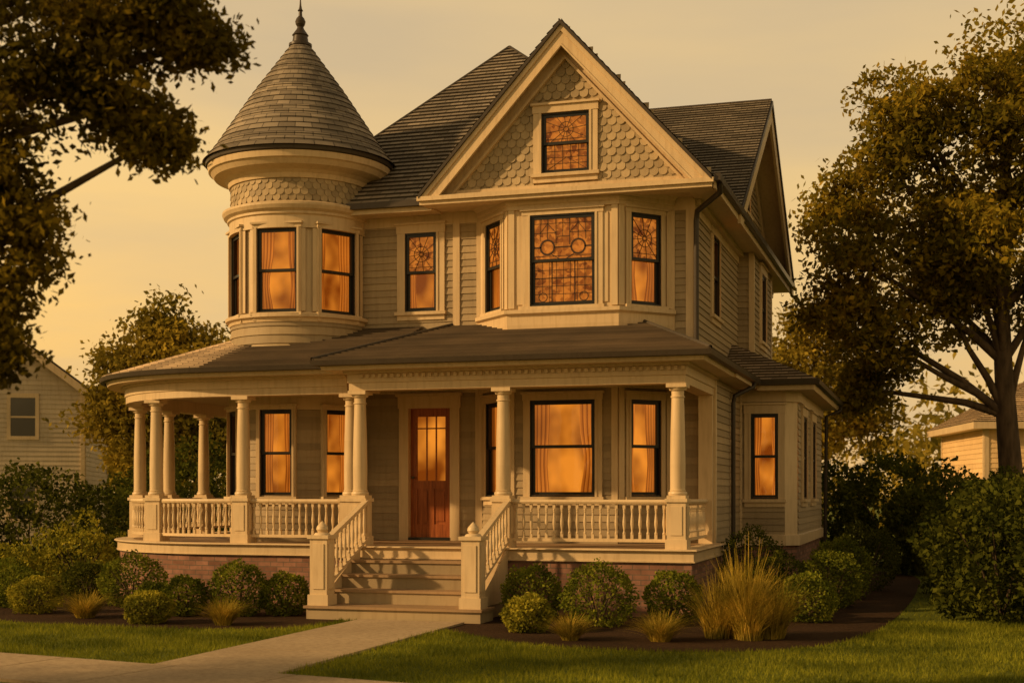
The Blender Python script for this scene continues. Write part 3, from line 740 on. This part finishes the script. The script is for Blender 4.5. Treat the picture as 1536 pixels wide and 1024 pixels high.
while y>12.4:
    y2=max(y-1.24,12.0)
    if y2<13.0: mb.hexa([(-7.55,far_y(-7.55)+.02,-.02),(-6.02,far_y(-6.02)+.02,-.02),(-6.02,y,-.02),(-7.55,y,-.02),(-7.55,far_y(-7.55)+.02,.03),(-6.02,far_y(-6.02)+.02,.03),(-6.02,y,.03),(-7.55,y,.03)]); break
    mb.box(-7.55,-6.02,y2+.03,y,-.02,.03); y=y2
mb.obj('garden_path',M['concrete'])
# ---------------------------------------------------------------- vegetation helpers
def npmesh(name,verts,nper,mat,parent=None):
    n=len(verts)//nper; me=bpy.data.meshes.new(name)
    me.vertices.add(len(verts)); me.vertices.foreach_set('co',verts.astype(np.float32).ravel())
    me.loops.add(len(verts)); me.loops.foreach_set('vertex_index',np.arange(len(verts),dtype=np.int32))
    me.polygons.add(n); me.polygons.foreach_set('loop_start',np.arange(0,len(verts),nper,dtype=np.int32))
    me.update(calc_edges=True); me.validate()
    me.materials.append(mat); o=bpy.data.objects.new(name,me); S.collection.objects.link(o)
    if parent: o.parent=parent
    return o
def unit(a): return a/np.maximum(np.linalg.norm(a,axis=1,keepdims=True),1e-6)
def leaves(name,pos,size,mat,parent=None,aspect=.55,out=None,droop=.2):
    n=len(pos); a=np.random.normal(size=(n,3)); a[:,2]-=droop
    if out is not None: a=a*.7+out*.6
    a=unit(a); b=unit(np.cross(a,np.random.normal(size=(n,3))))
    s=size*np.random.uniform(.6,1.25,(n,1)); A=a*s*.5; Bv=b*s*.5*aspect
    v=np.stack([pos-A,pos+Bv-A*.1,pos+A,pos-Bv-A*.1],1).reshape(-1,3)
    return npmesh(name,v,4,mat,parent)
def tree(name,base,top,blobs,mat,leaf=.12,ncl=34,nl=60,sig=.26,tr=.28,twigs=10,tmin=.25):
    base=Vector(base);top=Vector(top)
    mb=MB(); pts=[];rad=[]
    for i in range(9):
        t=i/8; p=base.lerp(top,t)+Vector((math.sin(t*5+base.x)*.12,math.cos(t*4)*.1,0)); pts.append(p); rad.append(tr*(1.25 if i==0 else 1)*(1-.8*t)+.02)
    tube(mb,pts,rad,10); P=[]
    for (bx,by,bz,br) in blobs:
        c=Vector((bx,by,bz)); 
        t=max(tmin,min(.95,((bz-br*.8)-base.z)/(top.z-base.z)-.12)); s=pts[int(t*8)]
        m=s.lerp(c,.5)+Vector((random.uniform(-.2,.2),random.uniform(-.2,.2),random.uniform(-.1,.35)))
        r0=tr*.34
        tube(mb,[s,s.lerp(m,.5)+Vector((0,0,.08)),m,m.lerp(c,.6),c],[r0,r0*.8,r0*.6,r0*.45,r0*.25],7)
        for k in range(ncl):
            d=Vector((random.gauss(0,1),random.gauss(0,1),random.gauss(0,.8))).normalized()
            q=c+d*br*(random.random()**.5)*random.uniform(.8,1.15)
            if k<twigs:
                mm=c.lerp(q,.5)+Vector((random.uniform(-.1,.1),random.uniform(-.1,.1),random.uniform(0,.15)))
                tube(mb,[c,mm,q],[r0*.25,r0*.16,r0*.06],5)
            sg=sig*random.uniform(.6,1.3); n=int(nl*random.uniform(.5,1.4))
            g=np.clip(np.random.normal(size=(n,3)),-1.8,1.8)
            P.append(np.array(q)[None]+g*np.array([sg,sg,sg*.6]))
    o=mb.obj(name,M['bark']); leaves('foliage',np.concatenate(P),leaf,M[mat],o); return o
def bush(name,x,y,r,h,mat,n=3900,leaf=.048,rag=.07):
    mb=MB()
    for k in range(7):
        a=k*.9; tube(mb,[(x,y,-.02),(x+r*.3*math.cos(a),y+r*.3*math.sin(a),h*.4),(x+r*.7*math.cos(a),y+r*.7*math.sin(a),h*.75)],[.02,.014,.005],5)
    d=unit(np.random.normal(size=(n,3)))
    ph=np.random.uniform(0,6,6)
    lump=1+rag*(np.sin(d[:,0]*5+ph[0])*np.sin(d[:,1]*5+ph[1])+np.sin(d[:,2]*6+ph[2])*np.sin(d[:,0]*7+ph[3]))+.4*rag*np.sin(d[:,0]*13+ph[4])*np.sin(d[:,2]*14+ph[5])+np.random.normal(size=n)*.035
    rr=(np.random.uniform(.5,1,n)**.3)*lump
    p=d*rr[:,None]*np.array([r,r,h*.56]); p[:,2]+=h*.47; p[:,0]+=x; p[:,1]+=y
    k=p[:,2]>.01; p=p[k]
    o=mb.obj(name,M['bark']); leaves('foliage',p,leaf,M[mat],o,aspect=.65,out=d[k],droop=0); return o
def bladepts(x,y,r,h,n=260,w=.012,seg=4,up=.5):
    V=[]
    a=np.random.uniform(0,2*np.pi,n); rr=np.sqrt(np.random.uniform(0,1,n))*r*.25
    tilt=np.random.uniform(.03,1,n)**up; L=h*np.random.uniform(.5,1.18,n)
    dx=np.cos(a);dy=np.sin(a)
    bx=x+dx*rr;by=y+dy*rr; a2=a+np.random.normal(size=n)*.5;ex=np.cos(a2);ey=np.sin(a2)
    R=r*np.random.uniform(.5,1.25,n)
    def pt(t):
        hr=R*tilt*(t**1.5)*.95; hz=L*(t-.45*tilt*t**2.4)
        return np.stack([bx+ex*hr,by+ey*hr,hz],1)
    side=np.stack([-ey,ex,np.zeros(n)],1)
    for i in range(seg):
        t0=i/seg;t1=(i+1)/seg; w0=w*(1-t0*.85)/2;w1=w*(1-t1*.85)/2
        p0=pt(t0);p1=pt(t1)
        V.append(np.stack([p0-side*w0,p0+side*w0,p1+side*w1,p1-side*w1],1))
    return np.concatenate(V,0).reshape(-1,3)
def inpoly(x,y,poly):
    c=np.zeros(len(x),bool);n=len(poly);j=n-1
    for i in range(n):
        xi,yi=poly[i];xj,yj=poly[j]
        m=((yi>y)!=(yj>y))&(x<(xj-xi)*(y-yi)/((yj-yi)+1e-12)+xi); c^=m;j=i
    return c
n=280000
gxx=np.concatenate([np.random.uniform(-17,4.5,int(n*.8)),np.random.uniform(-24,8,int(n*.2))]);gyy=np.concatenate([np.random.uniform(10.6,19.5,int(n*.8)),np.random.uniform(17,32,int(n*.2))])
ok=gyy>far_y(gxx)-.015
ok&=~((gxx>-7.54)&(gxx<-6.03)&(gyy<17.6))
ok&=~inpoly(gxx,gyy,bedL)&~inpoly(gxx,gyy,bedR)&~((gxx>-13.5)&(gxx<-2)&(gyy>17.5))
gxx=gxx[ok];gyy=gyy[ok];m=len(gxx)
hh=np.random.uniform(.025,.065,m)*(1+.25*np.sin(gxx*1.7)*np.sin(gyy*2.1));a=np.random.uniform(0,2*np.pi,m);w=.0055
p=np.stack([gxx,gyy,np.zeros(m)],1);sd=np.stack([np.cos(a),np.sin(a),np.zeros(m)],1)*w
tip=p+np.stack([np.random.normal(size=m)*.016,np.random.normal(size=m)*.016,hh],1)
npmesh('grass',np.stack([p-sd,p+sd,tip],1).reshape(-1,3),3,M['blade'])
for b in [(-11.9,18.75,.50,.80,'bushM'),(-10.15,16.4,.34,.43,'bushY'),(-10.25,17.5,.32,.56,'bushM'),(-9.55,17.8,.42,.76,'bushM'),(-8.93,18.05,.36,.60,'bushM'),
          (-12.6,17.3,.38,.52,'bushY'),(-13.5,18.1,.42,.6,'bushM'),(-13.2,19.5,.42,.62,'bushD'),(-14.7,19.4,.45,.65,'bushM'),(-11.0,17.9,.28,.44,'bushM'),
          (-5.32,18.3,.43,.74,'bushM'),(-4.25,17.8,.50,.82,'bushM'),(-4.92,16.75,.33,.46,'bushY'),(-3.36,18.4,.40,.70,'bushM'),(-1.65,19.2,.4,.66,'bushM'),(-2.4,19.6,.42,.66,'bushD'),
          (-2.75,22.0,.55,1.2,'bushD'),(-2.2,20.8,.5,.85,'bushD'),(-1.5,21.8,.5,.85,'bushM'),(-1.5,23.6,.55,1.0,'bushM'),(-1.2,25.8,.65,1.15,'bushD')]:
    bush('boxwood_shrub',*b)
bush('golden_shrub',-14.8,21.6,.8,1.2,'bushY',4500,.07,.26); bush('golden_shrub',-15.6,20.6,.6,.8,'bushY',3000,.07,.24)
for x,y,r,h in [(-9.05,16.45,.42,.42),(-11.45,16.85,.50,.44),(-4.15,15.95,.38,.36),(-3.1,16.15,.46,.40)]:
    npmesh('fountain_grass',bladepts(x,y,r,h,750,.012,4,.45),4,M['straw'])
V=[bladepts(-2.2+a,16.8+b,r,h,n_,.013,5,.6) for a,b,r,h,n_ in [(0,0,.7,1.0,1000),(-.30,-.1,.6,.82,500),(.32,.05,.62,.85,500),(.1,-.2,.6,.70,400)]]
V+=[bladepts(-2.2,16.8,.85,1.12,170,.024,4,1.0)]
npmesh('ornamental_grass',np.concatenate(V),4,M['straw'])
for x,y,r,h in [(.9,20.3,1.0,1.8),(1.5,22.4,1.2,1.9),(.9,24.6,1.1,1.9),(2.2,19.2,1.1,1.6),(1.3,27.5,1.3,2.0)]:
    bush('hedge_shrub',x,y,r,h,'bushD',8000,.09,.16)
for x,y,r,h in [(-.9,34,1.5,2.6),(.6,36,1.6,2.2),(-2.6,35,1.3,2.4),(2.4,34,1.6,2.0),(-.2,31,.9,1.7)]:
    bush('hedge_shrub',x,y,r,h,'bushD',5500,.13,.2)
for x,y,r,h in [(-19.5,26.5,1.7,2.2),(-22,25.5,1.6,1.8),(-17.3,29.5,1.6,2.8),(-24.5,27,1.8,1.7),(-20,32,1.8,2.2),(-16.2,33.5,1.4,2.8)]:
    bush('hedge_shrub',x,y,r,h,'bushD',7000,.12,.2)
tree('maple_tree',(1.6,32,0),(1.5,31.8,9.2),[(-.6,31.6,10.1,1.2),(-.85,31.1,8.8,1.25),(-1.6,30.9,6.9,1.0),(.2,31.5,7.9,1.2),(1.7,31.9,8.4,1.3),(-1.1,31.2,5.1,1.0),(.3,31.6,5.9,1.0),(2.3,32.2,6.2,1.1),(2.9,32.3,9.6,1.5),(1.2,30.8,10.5,1.3),(3.4,31.5,6.9,1.4),(-2.0,31.6,8.0,.9),(-.2,33,6.8,1.1),(2.0,33,11.2,1.2),(-1.9,31.4,5.8,.9),(1.0,30.3,7.0,1.0),(-.2,30.6,9.5,.9),(4.2,32,8.3,1.5),(-1.5,31.8,4.1,.7),(1.4,31,9.5,1.1),(.3,31,6.9,.9)],'leafR',.155,48,64,.25,.3,8,.42)
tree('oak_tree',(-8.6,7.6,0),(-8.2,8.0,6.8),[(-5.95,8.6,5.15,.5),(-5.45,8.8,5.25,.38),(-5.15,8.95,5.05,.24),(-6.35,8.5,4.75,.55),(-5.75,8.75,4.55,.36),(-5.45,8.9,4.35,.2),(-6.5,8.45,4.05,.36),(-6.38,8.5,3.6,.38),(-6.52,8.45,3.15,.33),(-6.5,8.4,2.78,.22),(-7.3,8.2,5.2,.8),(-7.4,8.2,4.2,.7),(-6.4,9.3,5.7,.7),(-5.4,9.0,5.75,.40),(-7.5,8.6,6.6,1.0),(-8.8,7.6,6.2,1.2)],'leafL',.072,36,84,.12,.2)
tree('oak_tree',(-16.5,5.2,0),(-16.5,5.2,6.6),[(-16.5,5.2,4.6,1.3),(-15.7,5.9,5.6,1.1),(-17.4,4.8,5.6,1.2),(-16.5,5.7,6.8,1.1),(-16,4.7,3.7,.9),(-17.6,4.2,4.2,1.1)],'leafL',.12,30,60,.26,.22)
dx=1.1
tree('linden_tree',(-24.9+dx,39.4,0),(-24.9+dx,39.4,6.8),[(-24.9+dx,39.4,6.9,1.2),(-26.0+dx,39,5.8,1.1),(-23.7+dx,39.7,5.9,1.3),(-24.9+dx,39.0,5.2,1.5),(-22.9+dx,40,4.5,1.2),(-26.4+dx,38.8,4.3,1.1),(-24.6+dx,40.5,4.0,1.5),(-23.6+dx,39,3.2,1.4),(-25.5+dx,39,3,1.3)],'leafD',.21,58,64,.36,.25)
tree('linden_tree',(-4.2,52,0),(-4.2,52,7.2),[(-4.2,52,7.7,1.2),(-5.4,51.6,6.4,1.3),(-3.1,52.2,6.3,1.3),(-4.2,51.4,5.4,1.4),(-2.5,52.6,4.6,1.2),(-5.8,51.8,4.4,1.3),(-4.2,51.8,4.0,1.3)],'leafD',.22,44,60,.42,.25)
P=[]
random.seed(5)
for k in range(130):
    a=random.uniform(-62,26)*math.pi/180; d=random.uniform(60,95); x=d*math.sin(a);y=d*math.cos(a); h=random.uniform(3.8,7.2)
    for j in range(9):
        c=np.array([x+random.gauss(0,1.6),y+random.gauss(0,1.5),random.uniform(.6,h)]); P.append(c+np.random.normal(size=(70,3))*np.array([.9,.9,.7]))
leaves('distant_trees',np.concatenate(P),.46,M['leafD'],None)
# ---------------------------------------------------------------- neighbours
def nhouse(name,c,ang,w,d,eh,rh,gable,wins,mat='nsiding',rm='proof'):
    e=empty(name); ca,sa=math.cos(ang),math.sin(ang)
    def P(x,y,z=0): return (c[0]+x*ca-y*sa,c[1]+x*sa+y*ca,z)
    ws=MB();tm=MB();rf=MB();gl=MB()
    pts=[P(-w/2,-d/2),P(w/2,-d/2),P(w/2,d/2),P(-w/2,d/2)]
    for i in range(4):
        fr=FR(pts[i][:2],pts[(i+1)%4][:2]); poly=rect(0,fr.L,0,eh)
        if gable and i in (0,2): poly=[(0,0),(fr.L,0),(fr.L,eh),(fr.L/2,eh+rh),(0,eh)]
        wall(ws,fr,poly,h=.16,lift=.02)
        fbox(tm,fr,-.02,.12,0,.04,0,eh);fbox(tm,fr,fr.L-.12,fr.L+.02,0,.045,0,eh)
        if i in (0,1):
            for (u,z,ww,hh) in wins[i]:
                fbox(tm,fr,u-ww/2-.12,u+ww/2+.12,0,.05,z-.12,z);fbox(tm,fr,u-ww/2-.12,u+ww/2+.12,0,.05,z+hh,z+hh+.15)
                fbox(tm,fr,u-ww/2-.12,u-ww/2,0,.05,z,z+hh);fbox(tm,fr,u+ww/2,u+ww/2+.12,0,.05,z,z+hh)
                fbox(tm,fr,u-ww/2,u+ww/2,.02,.045,z+hh/2-.03,z+hh/2+.03)
                fbox(gl,fr,u-ww/2,u+ww/2,.0,.025,z,z+hh)
    o=.45
    if gable:
        for s in (-1,1):
            zo=eh-o*rh/(w/2)
            roofpoly(rf,[P(s*(w/2+o),-d/2-o,zo),P(s*(w/2+o),d/2+o,zo),P(0,d/2+o,eh+rh),P(0,-d/2-o,eh+rh)])
            tm.prism([P(s*(w/2+o),-d/2-o,zo),P(0,-d/2-o,eh+rh),P(0,-d/2-o,eh+rh-.28),P(s*(w/2+o),-d/2-o,zo-.28)],Vector(P(0,.08))-Vector(P(0,0)))
    else:
        E=[P(-w/2-o,-d/2-o,eh),P(w/2+o,-d/2-o,eh),P(w/2+o,d/2+o,eh),P(-w/2-o,d/2+o,eh)]
        a=P(-max(0,(w-d)/2),0,eh+rh);b=P(max(.01,(w-d)/2),0,eh+rh)
        roofpoly(rf,[E[0],E[1],b,a]);roofpoly(rf,[E[1],E[2],b]);roofpoly(rf,[E[2],E[3],a,b]);roofpoly(rf,[E[3],E[0],a])
        tm.hexa([(p[0],p[1],eh-.22) for p in E]+[(p[0],p[1],eh-.01) for p in E])
    ws.obj('walls',M[mat],e);tm.obj('trim',M['trim'],e);rf.obj('roof',M[rm],e);gl.obj('window_panes',M['npane'],e)
m,nt,out=newmat('dusk_pane'); princ(nt,out,(.05,.05,.045),.15,None,.6); M['npane']=m
nhouse('clapboard_house',(-33.2,42.5),D2(28),8,8,5.4,3.0,True,[[(6.0,3.7,.8,1.3),(6.0,.9,.8,1.3),(3.5,3.7,.8,1.3)],[(2,3.7,.8,1.3)]])
nhouse('hip_roof_house',(4.1,49.5),D2(12),6.5,6,4.0,2.0,False,[[(2.0,1.9,.8,1.4),(4.6,1.9,.8,1.4)],[(2,1.4,.9,1.4)]],'nsiding2','nroof')
# ---------------------------------------------------------------- light & sky
W_=bpy.data.worlds.new('World'); S.world=W_; W_.use_nodes=True; nt=W_.node_tree; nt.nodes.clear()
out=N(nt,'ShaderNodeOutputWorld'); bg=N(nt,'ShaderNodeBackground')
az=Vector((-.84,-.54,0)).normalized(); el=D2(24)
sky=N(nt,'ShaderNodeTexSky'); sky.sky_type='NISHITA'; sky.sun_disc=False; sky.sun_elevation=el; sky.sun_rotation=math.atan2(az.x,az.y)
tc=N(nt,'ShaderNodeTexCoord'); sp=N(nt,'ShaderNodeSeparateXYZ'); nt.links.new(tc.outputs['Generated'],sp.inputs[0])
base=ramp(nt,sp.outputs[2],[(0,(.82,.45,.12)),(.10,(.86,.51,.165)),(.22,(.82,.55,.235)),(.36,(.71,.51,.27)),(.6,(.30,.22,.125)),(1,(.19,.145,.09))])
dt=N(nt,'ShaderNodeVectorMath',operation='DOT_PRODUCT'); nt.links.new(tc.outputs['Generated'],dt.inputs[0]); dt.inputs[1].default_value=Vector((-.80,.60,.02)).normalized()
gl=ramp(nt,dt.outputs['Value'],[(.72,(0,0,0)),(1,(.16,.08,.0))])
c1=mixc(nt,1.0,base,gl,'ADD')
mp=N(nt,'ShaderNodeMapping'); mp.inputs['Scale'].default_value=(1.2,1.2,6); mp.inputs['Rotation'].default_value=(.15,.22,.3); nt.links.new(tc.outputs['Generated'],mp.inputs['Vector'])
cl=noise(nt,1.7,7,mp.outputs[0],.5)
c2=mixc(nt,ramp(nt,cl,[(.44,(0,0,0)),(.70,(.7,.7,.7))]),c1,(.56,.43,.275))
ns=mixc(nt,1.0,sky.outputs[0],(.025,.016,.007),'MULTIPLY')
c3=mixc(nt,1.0,c2,ns,'ADD')
nt.links.new(c3,bg.inputs[0]); bg.inputs[1].default_value=.95; nt.links.new(bg.outputs[0],out.inputs[0])
sd=Vector((az.x*math.cos(el),az.y*math.cos(el),math.sin(el)))
sl_=bpy.data.lights.new('sun','SUN'); sl_.energy=3.9; sl_.angle=D2(1.5); sl_.color=(1,.62,.27)
so=bpy.data.objects.new('sun',sl_); S.collection.objects.link(so); so.rotation_euler=sd.to_track_quat('Z','Y').to_euler()
# ---------------------------------------------------------------- camera
cam=bpy.data.cameras.new('camera'); co=bpy.data.objects.new('camera',cam); S.collection.objects.link(co)
co.location=(0,0,1.75); co.rotation_euler=(D2(90),0,D2(17)); cam.lens=48.47; cam.sensor_width=36; cam.shift_y=228/1536; cam.clip_end=2000
cam.dof.use_dof=True; cam.dof.focus_distance=21.5; cam.dof.aperture_fstop=1.8
S.camera=co
S.view_settings.view_transform='Standard'; S.view_settings.look='None'; S.view_settings.exposure=0
